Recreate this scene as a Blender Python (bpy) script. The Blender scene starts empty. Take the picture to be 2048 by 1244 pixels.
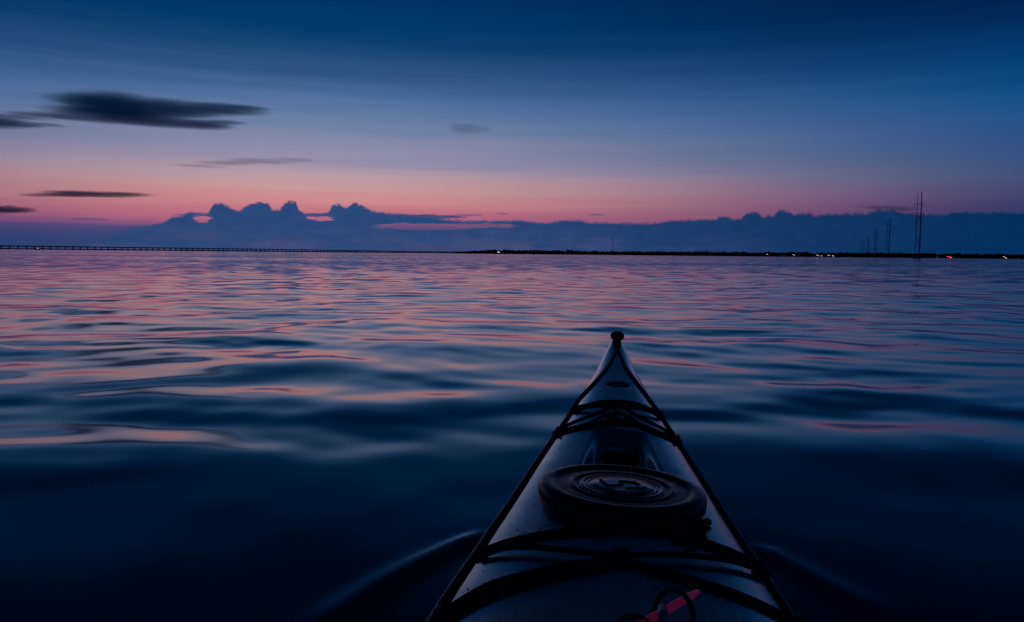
import bpy, bmesh, math, random
import numpy as np
from mathutils import Vector, Matrix, noise

R = math.radians
sc = bpy.context.scene
COL = sc.collection

# ------------------------------------------------------------------ camera
CAM_H = 0.70
cam = bpy.data.cameras.new('camera')
cam.sensor_width = 36.0
cam.lens = 27.6
cam.clip_start = 0.05
cam.clip_end = 60000.0
cam_ob = bpy.data.objects.new('camera', cam)
COL.objects.link(cam_ob)
cam_ob.matrix_world = (Matrix.Translation((0, 0, CAM_H)) @ Matrix.Rotation(R(7.72), 4, 'Z')
                       @ Matrix.Rotation(R(90 - 4.164), 4, 'X') @ Matrix.Rotation(R(0.53), 4, 'Z'))
sc.camera = cam_ob

# ------------------------------------------------------------------ view / render
sc.view_settings.view_transform = 'Standard'
sc.view_settings.look = 'None'
sc.view_settings.exposure = 0.0
sc.view_settings.gamma = 1.0
sc.view_settings.use_curve_mapping = False
sc.render.engine = 'CYCLES'
cy = sc.cycles
cy.max_bounces = 8
cy.diffuse_bounces = 2
cy.glossy_bounces = 4
cy.transmission_bounces = 4
cy.volume_bounces = 6
cy.transparent_max_bounces = 8
cy.sample_clamp_indirect = 4.0
try:
    cy.use_denoising = True
    cy.denoiser = 'OPENIMAGEDENOISE'
except Exception:
    pass


def s2l(c):
    c = c / 255.0
    return c / 12.92 if c <= 0.04045 else ((c + 0.055) / 1.055) ** 2.4


def rgb(r, g, b):
    return (s2l(r), s2l(g), s2l(b), 1.0)


# ------------------------------------------------------------------ dusk sky (the sun is already below the horizon)
GLOW_AZ = R(-22.5)            # compass direction of the afterglow, from +Y
world = bpy.data.worlds.new('World')
sc.world = world
world.use_nodes = True
nt = world.node_tree
nt.nodes.clear()
N = nt.nodes.new
LK = nt.links.new


def math_node(tree, op, a, b=None, clamp=False):
    n = tree.nodes.new('ShaderNodeMath')
    n.operation = op
    n.use_clamp = clamp
    for i, v in enumerate((a, b)):
        if v is None:
            continue
        if isinstance(v, (int, float)):
            n.inputs[i].default_value = v
        else:
            tree.links.new(v, n.inputs[i])
    return n.outputs[0]


tc = N('ShaderNodeTexCoord')
sep = N('ShaderNodeSeparateXYZ')
LK(tc.outputs['Generated'], sep.inputs[0])
X, Y, Z = sep.outputs
elev = math_node(nt, 'MULTIPLY', math_node(nt, 'ARCSINE', Z), 180 / math.pi)
az = math_node(nt, 'ARCTAN2', X, Y)
# faint horizontal cirrus streaks that bend the colour bands a little
cmb = N('ShaderNodeCombineXYZ')
LK(math_node(nt, 'MULTIPLY', az, 2.2), cmb.inputs[0])
LK(math_node(nt, 'MULTIPLY', elev, 1.1), cmb.inputs[1])
nz = N('ShaderNodeTexNoise')
nz.inputs['Scale'].default_value = 1.0
nz.inputs['Detail'].default_value = 5.0
nz.inputs['Roughness'].default_value = 0.55
LK(cmb.outputs[0], nz.inputs['Vector'])
wob = math_node(nt, 'MULTIPLY', math_node(nt, 'SUBTRACT', nz.outputs['Fac'], 0.5), 1.7)
elev2 = math_node(nt, 'ADD', elev, wob)
fac = math_node(nt, 'DIVIDE', math_node(nt, 'ADD', elev2, 4.0), 44.0, clamp=True)


def ramp(stops, squash):
    r = N('ShaderNodeValToRGB')
    el = r.color_ramp.elements
    while len(el) > 1:
        el.remove(el[-1])
    for i, (e, c) in enumerate(stops):
        p = ((e * squash if e < 18.45 else e - 18.45 + 18.45 * squash) + 4.0) / 44.0
        if i == 0:
            el[0].position = p
            el[0].color = rgb(*c)
        else:
            k = el.new(p)
            k.color = rgb(*c)
    LK(fac, r.inputs[0])
    return r.outputs[0]


glow = ramp([(-4, (54, 69, 119)), (0.9, (58, 70, 121)), (1.6, (92, 76, 126)), (2.1, (160, 94, 128)), (2.8, (192, 110, 130)),
             (3.8, (206, 137, 141)), (4.7, (202, 152, 154)), (5.7, (182, 156, 166)), (6.8, (150, 143, 168)), (8.2, (132, 137, 168)),
             (9.7, (106, 126, 166)), (11.2, (76, 111, 156)), (13.0, (48, 86, 132)), (14.8, (20, 69, 116)), (16.2, (2, 58, 108)),
             (18.4, (0, 50, 99)), (22, (0, 32, 69)), (28, (0, 17, 40)), (36, (0, 13, 33)), (40, (0, 13, 33))], 0.945)
away = ramp([(-4, (0, 46, 90)), (2.0, (12, 50, 98)), (3.6, (38, 54, 105)), (4.6, (52, 62, 111)), (6.1, (56, 76, 122)), (7.9, (42, 80, 131)),
             (9.7, (28, 80, 136)), (11.5, (6, 76, 131)), (13.3, (0, 65, 119)), (15.0, (0, 54, 108)), (16.8, (0, 40, 88)),
             (18.5, (0, 33, 73)), (24, (0, 22, 51)), (30, (0, 15, 37)), (36, (0, 13, 34)), (40, (0, 13, 33))], 0.853)
hl = math_node(nt, 'SQRT', math_node(nt, 'MAXIMUM', math_node(nt, 'SUBTRACT', 1.0, math_node(nt, 'MULTIPLY', Z, Z)), 1e-5))
dot = math_node(nt, 'DIVIDE', math_node(nt, 'ADD', math_node(nt, 'MULTIPLY', X, math.sin(GLOW_AZ)),
                                        math_node(nt, 'MULTIPLY', Y, math.cos(GLOW_AZ))), hl)
ang = math_node(nt, 'ARCCOSINE', math_node(nt, 'MAXIMUM', math_node(nt, 'MINIMUM', dot, 1.0), -1.0))
mr = N('ShaderNodeMapRange')
mr.interpolation_type = 'SMOOTHSTEP'
mr.inputs['From Min'].default_value = 1.0
mr.inputs['From Max'].default_value = 0.0
# the glow fades a little faster to the left of its middle
lim = math_node(nt, 'SUBTRACT', R(54), math_node(nt, 'MULTIPLY', math_node(nt, 'LESS_THAN', az, GLOW_AZ), R(8)))
LK(math_node(nt, 'DIVIDE', ang, lim), mr.inputs['Value'])
mix = N('ShaderNodeMix')
mix.data_type = 'RGBA'
LK(mr.outputs[0], mix.inputs[0])
LK(away, mix.inputs[6])
LK(glow, mix.inputs[7])

# the cloud bank lying along the horizon is part of this sky
azd = math_node(nt, 'MULTIPLY', az, 180 / math.pi)
W_GLOW = mr.outputs[0]


def arc(xpx):
    """bearing in degrees of a column of the frame (frame is 2048 wide)"""
    return math.degrees(math.atan((xpx - 1024) / 1574.0)) - 7.72


def elv(xpx, ypx):
    hy = 507.9 + (xpx - 1024) * 0.0093
    return math.degrees(math.atan((hy - ypx) / math.hypot(1574.0, xpx - 1024)))


def wnoise(sx, sy, detail, ox=0.0):
    c = N('ShaderNodeCombineXYZ')
    LK(math_node(nt, 'ADD', math_node(nt, 'MULTIPLY', azd, sx), ox), c.inputs[0])
    LK(math_node(nt, 'MULTIPLY', elev, sy), c.inputs[1])
    n = N('ShaderNodeTexNoise')
    n.noise_dimensions = '2D'
    n.inputs['Scale'].default_value = 1.0
    n.inputs['Detail'].default_value = detail
    n.inputs['Roughness'].default_value = 0.6
    LK(c.outputs[0], n.inputs['Vector'])
    return math_node(nt, 'SUBTRACT', n.outputs['Fac'], 0.5)


def skyline(a0, a1, pts):
    """height (degrees) of a cloud top along the horizon, from bearing a0 to a1"""
    f = N('ShaderNodeFloatCurve')
    c = f.mapping.curves[0]
    P = [((arc(x) - a0) / (a1 - a0), elv(x, y) / 6.0) for x, y in pts]
    c.points[0].location = (0.0, P[0][1])
    c.points[1].location = (1.0, P[-1][1])
    for p in P:
        if 0.001 < p[0] < 0.999:
            c.points.new(*p)
    for p in c.points:
        p.handle_type = 'VECTOR'
    f.mapping.update()
    t = math_node(nt, 'DIVIDE', math_node(nt, 'SUBTRACT', azd, a0), a1 - a0, clamp=True)
    LK(t, f.inputs['Value'])
    return math_node(nt, 'MULTIPLY', f.outputs[0], 6.0)


def smooth(v, lo, hi):
    m = N('ShaderNodeMapRange')
    m.interpolation_type = 'SMOOTHSTEP'
    m.inputs['From Min'].default_value = lo
    m.inputs['From Max'].default_value = hi
    LK(v, m.inputs['Value'])
    return m.outputs[0]


def patch(x, y, hx, hy, wob_):
    """soft lens in the sky about a bearing and height; 1 in its middle, 0 outside"""
    ax = math_node(nt, 'DIVIDE', math_node(nt, 'SUBTRACT', azd, arc(x)), math.degrees(hx / 1574.0))
    ay = math_node(nt, 'DIVIDE', math_node(nt, 'SUBTRACT', elev, elv(x, y)), math.degrees(hy / 1574.0))
    d = math_node(nt, 'SQRT', math_node(nt, 'ADD', math_node(nt, 'MULTIPLY', ax, ax), math_node(nt, 'MULTIPLY', ay, ay)))
    return smooth(math_node(nt, 'ADD', d, wob_), 1.15, 0.75)


puff = wnoise(2.6, 3.2, 4.0)
streak = wnoise(0.8, 7.0, 3.0, 5.0)
topA = skyline(-45.0, -4.0, [(-80, 506), (150, 503), (205, 480), (236, 464), (262, 455), (300, 450), (330, 443), (345, 434), (365, 431), (380, 423), (398, 426), (412, 431), (420, 424), (424, 410), (440, 405), (458, 413),
                             (476, 422), (486, 418), (494, 409), (520, 405), (538, 407), (543, 419), (560, 420), (568, 408), (576, 403), (592, 402), (597, 419), (612, 430),
                             (650, 430), (661, 420), (664, 409), (676, 408), (690, 416), (704, 408), (712, 406), (730, 415), (752, 424), (790, 428), (850, 432), (890, 438), (930, 442), (985, 441), (1040, 441), (1088, 446), (1100, 510)])
topB = skyline(-8.0, 34.0, [(1030, 512), (1076, 510), (1086, 446), (1130, 441), (1150, 440), (1175, 445), (1300, 447), (1345, 441), (1400, 439), (1428, 439), (1436, 433), (1446, 432), (1460, 438), (1480, 437), (1486, 428), (1500, 425), (1512, 426), (1522, 433),
                            (1545, 431), (1552, 422), (1562, 420), (1574, 423), (1584, 430), (1600, 426), (1612, 427), (1622, 430), (1680, 428), (1730, 427), (1750, 420), (1785, 421), (1820, 428), (1880, 430), (1910, 424), (1990, 425), (2060, 428), (2200, 430), (2330, 432)])
top = math_node(nt, 'MAXIMUM', topA, topB)
depth = math_node(nt, 'ADD', math_node(nt, 'SUBTRACT', top, elev),
                  math_node(nt, 'ADD', math_node(nt, 'MULTIPLY', math_node(nt, 'MULTIPLY', puff, smooth(math_node(nt, 'SUBTRACT', elev, math_node(nt, 'MULTIPLY', azd, -0.0)), 1.6, 3.0)), 0.42), math_node(nt, 'MULTIPLY', streak, 0.16)))
bank = smooth(depth, -0.10, 0.17)
pw = math_node(nt, 'MULTIPLY', streak, 1.6)
for hx_ in ((404, 437, 15, 7.5), (640, 437, 24, 6.0), (850, 454, 100, 6.5), (960, 452, 70, 4.5)):
    bank = math_node(nt, 'MULTIPLY', bank, math_node(nt, 'SUBTRACT', 1.0, math_node(nt, 'MULTIPLY', patch(*hx_, pw), 0.95 if hx_[0] < 800 else 0.62)))
for hx_ in ((480, 430, 100, 3.0), (600, 430, 110, 3.0), (740, 431, 120, 4.5), (860, 434, 70, 5), (932, 431, 30, 2.2), (1004, 428.5, 12, 1.8), (405, 431, 46, 2.0),
            (1190, 430, 18, 1.8), (165, 387, 40, 1.2), (180, 438, 30, 2.0)):
    bank = math_node(nt, 'MAXIMUM', bank, math_node(nt, 'MULTIPLY', patch(*hx_, pw), 0.92 if hx_[0] > 350 and hx_[0] < 900 else 0.5))
tone = N('ShaderNodeMix')
tone.data_type = 'RGBA'
tone.inputs[6].default_value = rgb(0, 45, 91)
tone.inputs[7].default_value = rgb(42, 73, 121)
LK(W_GLOW, tone.inputs[0])
low = N('ShaderNodeMix')               # the lowest air is a little pinker under the glow
low.data_type = 'RGBA'
low.inputs[7].default_value = rgb(66, 74, 120)
LK(tone.outputs[2], low.inputs[6])
LK(math_node(nt, 'MULTIPLY', math_node(nt, 'MULTIPLY', smooth(elev, 2.2, 0.3), smooth(W_GLOW, 0.25, 0.8)), smooth(wnoise(0.16, 1.0, 2.0, 9.0), -0.2, 0.2)), low.inputs[0])
shade = N('ShaderNodeMix')
shade.data_type = 'RGBA'
shade.blend_type = 'MULTIPLY'
shade.inputs[0].default_value = 1.0
LK(low.outputs[2], shade.inputs[6])
cg = N('ShaderNodeCombineXYZ')
sv = math_node(nt, 'ADD', math_node(nt, 'ADD', math_node(nt, 'MULTIPLY', wnoise(0.9, 1.6, 4.0, 3.0), 0.34), math_node(nt, 'MULTIPLY', streak, 0.22)), 1.0)
for i_ in range(3):
    LK(sv, cg.inputs[i_])
LK(cg.outputs[0], shade.inputs[7])
full = N('ShaderNodeMix')
full.data_type = 'RGBA'
LK(bank, full.inputs[0])
LK(mix.outputs[2], full.inputs[6])
LK(shade.outputs[2], full.inputs[7])
bg = N('ShaderNodeBackground')
LK(full.outputs[2], bg.inputs['Color'])
bg.inputs['Strength'].default_value = 1.0
out = N('ShaderNodeOutputWorld')
LK(bg.outputs[0], out.inputs['Surface'])


# ------------------------------------------------------------------ helpers
def tag(o, label=None, cat=None, group=None, kind=None):
    if label:
        o['label'] = label
    if cat:
        o['category'] = cat
    if group:
        o['group'] = group
    if kind:
        o['kind'] = kind
    return o


def link(name, me, m=None, parent=None, smooth=True):
    o = bpy.data.objects.new(name, me)
    COL.objects.link(o)
    if m is not None and not me.materials:
        me.materials.append(m)
    if smooth and len(me.polygons):
        me.polygons.foreach_set('use_smooth', np.ones(len(me.polygons), dtype=bool))
    if parent is not None:
        o.parent = parent
    return o


def empty(name, loc=(0, 0, 0), rot=(0, 0, 0)):
    o = bpy.data.objects.new(name, None)
    o.empty_display_size = 0.1
    COL.objects.link(o)
    o.location = loc
    o.rotation_euler = rot
    return o


def bm_obj(name, bm, m, parent=None, smooth=True):
    me = bpy.data.meshes.new(name)
    bmesh.ops.recalc_face_normals(bm, faces=bm.faces)
    bm.to_mesh(me)
    bm.free()
    return link(name, me, m, parent, smooth)


def copy_tree(o, parent=None):
    c = o.copy()
    COL.objects.link(c)
    c.parent = parent
    for ch in list(o.children):
        copy_tree(ch, c)
    return c


def grid_mesh(name, V, nu, nv, close_v=False):
    """V: (nu*nv,3) array, quads between rows"""
    i = np.arange(nu - 1)[:, None]
    j = np.arange(nv if close_v else nv - 1)[None, :]
    a = i * nv + j
    b = i * nv + (j + 1) % nv
    q = np.stack([a, b, b + nv, a + nv], -1).reshape(-1, 4)
    return raw_mesh(name, V, q)


def raw_mesh(name, V, q):
    me = bpy.data.meshes.new(name)
    V = np.ascontiguousarray(V, dtype=np.float32)
    me.vertices.add(len(V))
    me.vertices.foreach_set('co', V.ravel())
    nf, k = q.shape
    me.loops.add(nf * k)
    me.loops.foreach_set('vertex_index', q.astype(np.int32).ravel())
    me.polygons.add(nf)
    me.polygons.foreach_set('loop_start', np.arange(nf, dtype=np.int32) * k)
    me.update(calc_edges=True)
    me.validate()
    return me


def catmull(pts, n=8):
    P = [Vector(p) for p in pts]
    P = [P[0] * 2 - P[1]] + P + [P[-1] * 2 - P[-2]]
    o = []
    for i in range(1, len(P) - 2):
        p0, p1, p2, p3 = P[i - 1:i + 3]
        for k in range(n):
            t = k / n
            o.append(0.5 * ((2 * p1) + (p2 - p0) * t + (2 * p0 - 5 * p1 + 4 * p2 - p3) * t * t + (3 * p1 - p0 - 3 * p2 + p3) * t ** 3))
    o.append(P[-2].copy())
    return o


def add_tube(bm, pts, r, sides=8, cap=True, closed=False):
    P = [Vector(p) for p in pts]
    n = len(P)
    rings = []
    up = Vector((0, 0, 1))
    for i, p in enumerate(P):
        if closed:
            d = P[(i + 1) % n] - P[i - 1]
        else:
            d = P[min(i + 1, n - 1)] - P[max(i - 1, 0)]
        d.normalize()
        a = d.cross(up)
        if a.length < 1e-3:
            a = d.cross(Vector((1, 0, 0)))
        a.normalize()
        b = a.cross(d)
        rr = r[i] if isinstance(r, (list, tuple)) else r
        rings.append([bm.verts.new(p + a * math.cos(2 * math.pi * k / sides) * rr + b * math.sin(2 * math.pi * k / sides) * rr)
                      for k in range(sides)])
    for i in range(n if closed else n - 1):
        A, B = rings[i], rings[(i + 1) % n]
        for k in range(sides):
            bm.faces.new((A[k], A[(k + 1) % sides], B[(k + 1) % sides], B[k]))
    if cap and not closed:
        bm.faces.new(rings[0][::-1])
        bm.faces.new(rings[-1])


def add_box(bm, c, s, rot=None):
    M = Matrix.Translation(c)
    if rot is not None:
        M = M @ rot
    M = M @ Matrix.Diagonal((s[0], s[1], s[2], 1))
    return bmesh.ops.create_cube(bm, size=1.0, matrix=M)['verts']


def add_ball(bm, c, s, rot=None, sub=2, jit=0.0):
    M = Matrix.Translation(c)
    if rot is not None:
        M = M @ rot
    M = M @ Matrix.Diagonal((s[0], s[1], s[2], 1))
    vs = bmesh.ops.create_icosphere(bm, subdivisions=sub, radius=1.0, matrix=M)['verts']
    if jit:
        cc = Vector(c)
        for v in vs:
            v.co = cc + (v.co - cc) * (1 + random.uniform(-jit, jit))
    return vs


_ICO = {}


class Blobs:
    """many small ellipsoids gathered into one mesh"""

    def __init__(self, sub):
        if sub not in _ICO:
            b = bmesh.new()
            bmesh.ops.create_icosphere(b, subdivisions=sub, radius=1.0)
            b.verts.ensure_lookup_table()
            _ICO[sub] = (np.array([v.co[:] for v in b.verts]), np.array([[v.index for v in f.verts] for f in b.faces]))
            b.free()
        self.v, self.f = _ICO[sub]
        self.V, self.F, self.n = [], [], 0

    def add(self, c, s, jit=0.0, rot=0.0):
        v = self.v
        if jit:
            v = v * (1 + np.array([random.uniform(-jit, jit) for _ in range(len(v))]))[:, None]
        v = v * np.array(s)
        if rot:
            ca, sa = math.cos(rot), math.sin(rot)
            v = v @ np.array([[ca, sa, 0], [-sa, ca, 0], [0, 0, 1]])
        self.V.append(v + np.array(c))
        self.F.append(self.f + self.n)
        self.n += len(v)

    def mesh(self, name):
        return raw_mesh(name, np.concatenate(self.V), np.concatenate(self.F))


def lathe(name, prof, n=96):
    prof = np.array(prof, dtype=float)
    t = np.linspace(0, 2 * np.pi, n, endpoint=False)
    V = np.stack([prof[:, 0][:, None] * np.cos(t), prof[:, 0][:, None] * np.sin(t), np.repeat(prof[:, 1][:, None], n, 1)], -1)
    return grid_mesh(name, V.reshape(-1, 3), len(prof), n, close_v=True)


def mat(name, col, rough=0.5, spec=0.5, metal=0.0, coat=0.0):
    m = bpy.data.materials.new(name)
    m.use_nodes = True
    b = m.node_tree.nodes['Principled BSDF']
    b.inputs['Base Color'].default_value = (*col, 1)
    b.inputs['Roughness'].default_value = rough
    b.inputs['Specular IOR Level'].default_value = spec
    b.inputs['Metallic'].default_value = metal
    b.inputs['Coat Weight'].default_value = coat
    b.inputs['Coat Roughness'].default_value = 0.08
    return m


def noisy(m, scale, amt, rough_amt=0.0, bump=0.0, detail=5.0, dist=0.01):
    """breaks a material up with object-space noise in colour, gloss and relief"""
    t = m.node_tree
    b = t.nodes['Principled BSDF']
    c = t.nodes.new('ShaderNodeTexCoord')
    n = t.nodes.new('ShaderNodeTexNoise')
    n.inputs['Scale'].default_value = scale
    n.inputs['Detail'].default_value = detail
    t.links.new(c.outputs['Object'], n.inputs['Vector'])
    base = b.inputs['Base Color'].default_value[:]
    mx = t.nodes.new('ShaderNodeMix')
    mx.data_type = 'RGBA'
    mx.inputs[6].default_value = tuple(v * (1 - amt) for v in base[:3]) + (1,)
    mx.inputs[7].default_value = tuple(min(1, v * (1 + amt)) for v in base[:3]) + (1,)
    t.links.new(n.outputs['Fac'], mx.inputs[0])
    t.links.new(mx.outputs[2], b.inputs['Base Color'])
    if rough_amt:
        r0 = b.inputs['Roughness'].default_value
        k = math_node(t, 'ADD', math_node(t, 'MULTIPLY', math_node(t, 'SUBTRACT', n.outputs['Fac'], 0.5), rough_amt * 2), r0, clamp=True)
        t.links.new(k, b.inputs['Roughness'])
    if bump:
        bp = t.nodes.new('ShaderNodeBump')
        bp.inputs['Strength'].default_value = bump
        bp.inputs['Distance'].default_value = dist
        t.links.new(n.outputs['Fac'], bp.inputs['Height'])
        t.links.new(bp.outputs[0], b.inputs['Normal'])
    return m


def emit(name, col, s):
    m = bpy.data.materials.new(name)
    m.use_nodes = True
    b = m.node_tree.nodes['Principled BSDF']
    b.inputs['Base Color'].default_value = (*col, 1)
    b.inputs['Emission Color'].default_value = (*col, 1)
    b.inputs['Emission Strength'].default_value = s
    return m


# ------------------------------------------------------------------ measured lines (metres)
ROPES={
 'b1': [(-0.100,1.777),(-0.073,1.769),(-0.052,1.773),(-0.006,1.783),(0.045,1.787),(0.073,1.785),(0.097,1.795)] ,
 'b2': [(-0.100,1.771),(-0.051,1.725),(0.001,1.730),(0.043,1.729),(0.098,1.766)] ,
 'b3': [(-0.126,1.616),(-0.063,1.650),(0.001,1.726),(0.052,1.657),(0.116,1.628)] ,
 'b4': [(-0.126,1.608),(-0.053,1.602),(-0.011,1.632),(0.023,1.635),(0.074,1.607),(0.124,1.615)] ,
 'c1': [(-0.189,1.038),(-0.157,1.042),(-0.118,1.046),(-0.033,1.060),(0.017,1.078),(0.077,1.083),(0.119,1.075),(0.203,1.096)] ,
 'c2': [(-0.190,1.024),(-0.129,0.999),(-0.069,0.975),(-0.004,0.971),(0.096,1.008),(0.148,1.036),(0.206,1.068)] ,
 'c3': [(-0.207,0.859),(-0.162,0.900),(-0.107,0.922),(-0.004,0.963),(0.058,0.944),(0.124,0.936),(0.205,0.936)] ,
 'c4': [(-0.200,0.835),(-0.161,0.869),(-0.105,0.900),(-0.028,0.943),(-0.005,0.958)] ,
}
DECKLINE_R= [(0.005,2.324),(0.023,2.144),(0.046,2.028),(0.081,1.885)]
DECKLINE_L= [(-0.001,2.322),(-0.026,2.131),(-0.056,1.997),(-0.092,1.879)]
WAKE_L= [(-0.305,1.917),(-0.341,1.872),(-0.387,1.794),(-0.443,1.681),(-0.491,1.572),(-0.522,1.472),(-0.548,1.377),(-0.572,1.253)]
WAKE_R= [(0.331,1.940),(0.370,1.897),(0.420,1.807),(0.463,1.723),(0.502,1.642),(0.535,1.538)]
EMBLEM_STROKES = [[(-0.032,1.238),(-0.020,1.208),(-0.011,1.213),(0.003,1.221)],[(-0.018,1.204),(-0.015,1.192),(-0.009,1.177)],[(-0.003,1.238),(0.011,1.241),(0.021,1.242),(0.028,1.232)],[(0.007,1.205),(0.022,1.208),(0.033,1.211),(0.039,1.216)],[(-0.023,1.174),(-0.009,1.168),(0.007,1.169),(0.024,1.178),(0.036,1.192)]]
SHORE = [(-631,2950),(-448,2267),(-353,1986),(-236,1972),(-109,1959),(70,1831),(264,1655),(414,1493),(534,1368),(598,1265),(670,1103)]

# ------------------------------------------------------------------ water
def interp(x, a, b):
    return np.interp(x, a, b)


KX, KY = 0.009, 0.0            # where the kayak's own origin sits
K_YAW, K_HEEL = R(0.74), R(2.7)


def poly_dist(px, py, line):
    """signed distance to a polyline (positive on its left) and the fraction along it"""
    best = np.full(px.shape, 1e9)
    sgn = np.zeros(px.shape)
    along = np.zeros(px.shape)
    L = 0.0
    for (ax, ay), (bx, by) in zip(line[:-1], line[1:]):
        dx, dy = bx - ax, by - ay
        l = math.hypot(dx, dy)
        t = np.clip(((px - ax) * dx + (py - ay) * dy) / (l * l), 0, 1)
        ex, ey = px - ax - t * dx, py - ay - t * dy
        d = np.hypot(ex, ey)
        m = d < best
        best = np.where(m, d, best)
        sgn = np.where(m, np.sign(dx * ey - dy * ex), sgn)
        along = np.where(m, L + t * l, along)
        L += l
    return best * np.where(sgn == 0, 1, sgn), along / L


def make_water():
    rng = np.random.default_rng(21)
    # radii: fine near the boat, growing to the horizon
    r = [0.12]
    while r[-1] < 45:
        r.append(r[-1] + max(0.016, min(0.10, 0.0028 * r[-1] + 0.004 * math.sqrt(r[-1]))))
    while r[-1] < 26000:
        r.append(r[-1] * 1.05)
    r = np.array(r)
    # bearings: fine across the view, coarse behind the paddler
    c0 = R(-7.7)
    fine = np.arange(-R(72), R(72), R(0.16)) + c0
    rest = np.linspace(c0 + R(72), c0 + 2 * math.pi - R(72), 108)[:-1]
    a = np.concatenate([fine, rest])
    da = np.full(len(a), R(0.16))
    da[len(fine):] = R(2.0)
    RR, AA = np.meshgrid(r, a, indexing='ij')
    px = (RR * np.sin(AA)).astype(np.float64)
    py = (RR * np.cos(AA)).astype(np.float64)
    step = np.maximum(np.gradient(r)[:, None], RR * da[None, :])
    # gentle cross chop: a spread of small waves from two quarters
    n = 110
    lam = np.exp(rng.uniform(math.log(0.26), math.log(2.2), n))
    main = rng.random(n) < 0.6
    th = np.where(main, rng.normal(R(8), R(34), n), rng.normal(R(95), R(40), n))
    ph = rng.uniform(0, 2 * math.pi, n)
    sl = (lam / 1.0) ** 0.12 * np.exp(-(0.26 / lam) ** 2) * rng.uniform(0.5, 1.3, n)
    sl *= WAVE_SLOPE / math.sqrt((sl ** 2).sum() / 2)
    z = np.zeros_like(px)
    nr = int((r < 60).sum())
    x1, y1, s1 = px[:nr], py[:nr], step[:nr]
    zz = np.zeros_like(x1)
    # slow warp keeps the crests from running as straight combs
    wx = 0.16 * np.sin(0.9 * y1 + 0.5) + 0.10 * np.sin(2.1 * x1 + 0.8 * y1)
    wy = 0.14 * np.sin(1.1 * x1 + 1.2) + 0.09 * np.sin(1.7 * y1 - 0.9 * x1)
    xw, yw = x1 + wx, y1 + wy
    for i in range(n):
        k = 2 * math.pi / lam[i]
        f = np.clip((lam[i] / s1 - 4) / 4, 0, 1)
        zz += f * sl[i] / k * np.sin(k * (xw * math.sin(th[i]) + yw * math.cos(th[i])) + ph[i])
    fade = np.clip((45 - RR[:nr]) / 22, 0, 1)
    fade = fade * fade * (3 - 2 * fade)
    # the water alongside the hull is calm
    hull = np.hypot(x1 / 0.9, np.maximum(0, np.abs(y1 - 0.6) - 1.7))
    calm = 0.45 + 0.55 * np.clip((np.hypot(x1 * 0.9, y1) - 1.2) / 2.2, 0, 1)
    zz *= fade * calm
    # bow wave peeling off each side of the hull
    nb = int((r < 5).sum())
    for line, sg in ((WAKE_L, -1), (WAKE_R, 1)):
        d, t = poly_dist(x1[:nb], y1[:nb], line)
        env = np.clip(t / 0.12, 0, 1) * (1 - np.clip((t - 0.75) / 0.25, 0, 1))
        w = 0.024 + 0.028 * t
        zz[:nb] += env * (BOW_AMP if sg < 0 else 0.7 * BOW_AMP) * (np.exp(-(d / w) ** 2) - 0.55 * np.exp(-((d + sg * 2.2 * w) / (1.5 * w)) ** 2)
                                    + 0.16 * np.exp(-((d + sg * 1.0 * w) / (0.28 * w)) ** 2))
    z[:nr] = zz
    me = grid_mesh('water', np.stack([px, py, z], -1).reshape(-1, 3), len(r), len(a), close_v=True)
    at = me.attributes.new('chop', 'FLOAT', 'POINT')
    fl = np.ones_like(px)
    fl[:nr] = 1 - fade
    at.data.foreach_set('value', fl.astype(np.float32).ravel())
    m = bpy.data.materials.new('sea_water')
    m.use_nodes = True
    t = m.node_tree
    b = t.nodes['Principled BSDF']
    b.inputs['Base Color'].default_value = (0.002, 0.009, 0.022, 1)
    b.inputs['Roughness'].default_value = 0.07
    b.inputs['IOR'].default_value = 1.6
    geo = t.nodes.new('ShaderNodeNewGeometry')
    an = t.nodes.new('ShaderNodeAttribute')
    an.attribute_name = 'chop'

    def slope(scale, amp, sx, sy, detail):
        mp = t.nodes.new('ShaderNodeMapping')
        mp.inputs['Scale'].default_value = (sx, sy, 1)
        t.links.new(geo.outputs['Position'], mp.inputs['Vector'])
        nn = t.nodes.new('ShaderNodeTexNoise')
        nn.noise_dimensions = '2D'
        nn.inputs['Scale'].default_value = scale
        nn.inputs['Detail'].default_value = detail
        t.links.new(mp.outputs[0], nn.inputs['Vector'])
        v = t.nodes.new('ShaderNodeVectorMath')
        v.operation = 'SUBTRACT'
        v.inputs[1].default_value = (0.5, 0.5, 0.5)
        t.links.new(nn.outputs['Color'], v.inputs[0])
        v2 = t.nodes.new('ShaderNodeVectorMath')
        v2.operation = 'MULTIPLY'
        v2.inputs[1].default_value = (amp, amp, 0)
        t.links.new(v.outputs[0], v2.inputs[0])
        return v2.outputs[0]

    def vadd(p, q):
        v = t.nodes.new('ShaderNodeVectorMath')
        v.operation = 'ADD'
        t.links.new(p, v.inputs[0])
        t.links.new(q, v.inputs[1])
        return v.outputs[0]

    s_far = vadd(slope(0.95, FAR_SLOPE, 0.75, 1.0, 2.0), slope(0.045, FAR_SLOPE * 0.35, 0.5, 1.0, 1.0))
    sc_ = t.nodes.new('ShaderNodeVectorMath')
    sc_.operation = 'SCALE'
    t.links.new(s_far, sc_.inputs[0])
    t.links.new(an.outputs['Fac'], sc_.inputs['Scale'])
    micro = slope(5.5, 0.010, 0.7, 1.0, 1.0)
    nm = t.nodes.new('ShaderNodeVectorMath')
    nm.operation = 'NORMALIZE'
    t.links.new(vadd(vadd(geo.outputs['Normal'], sc_.outputs[0]), micro), nm.inputs[0])
    t.links.new(nm.outputs[0], b.inputs['Normal'])
    o = link('water', me, m)
    tag(o, 'calm dusk sea water with pink and blue ripples reaching the horizon', kind='structure')
    return o


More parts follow.
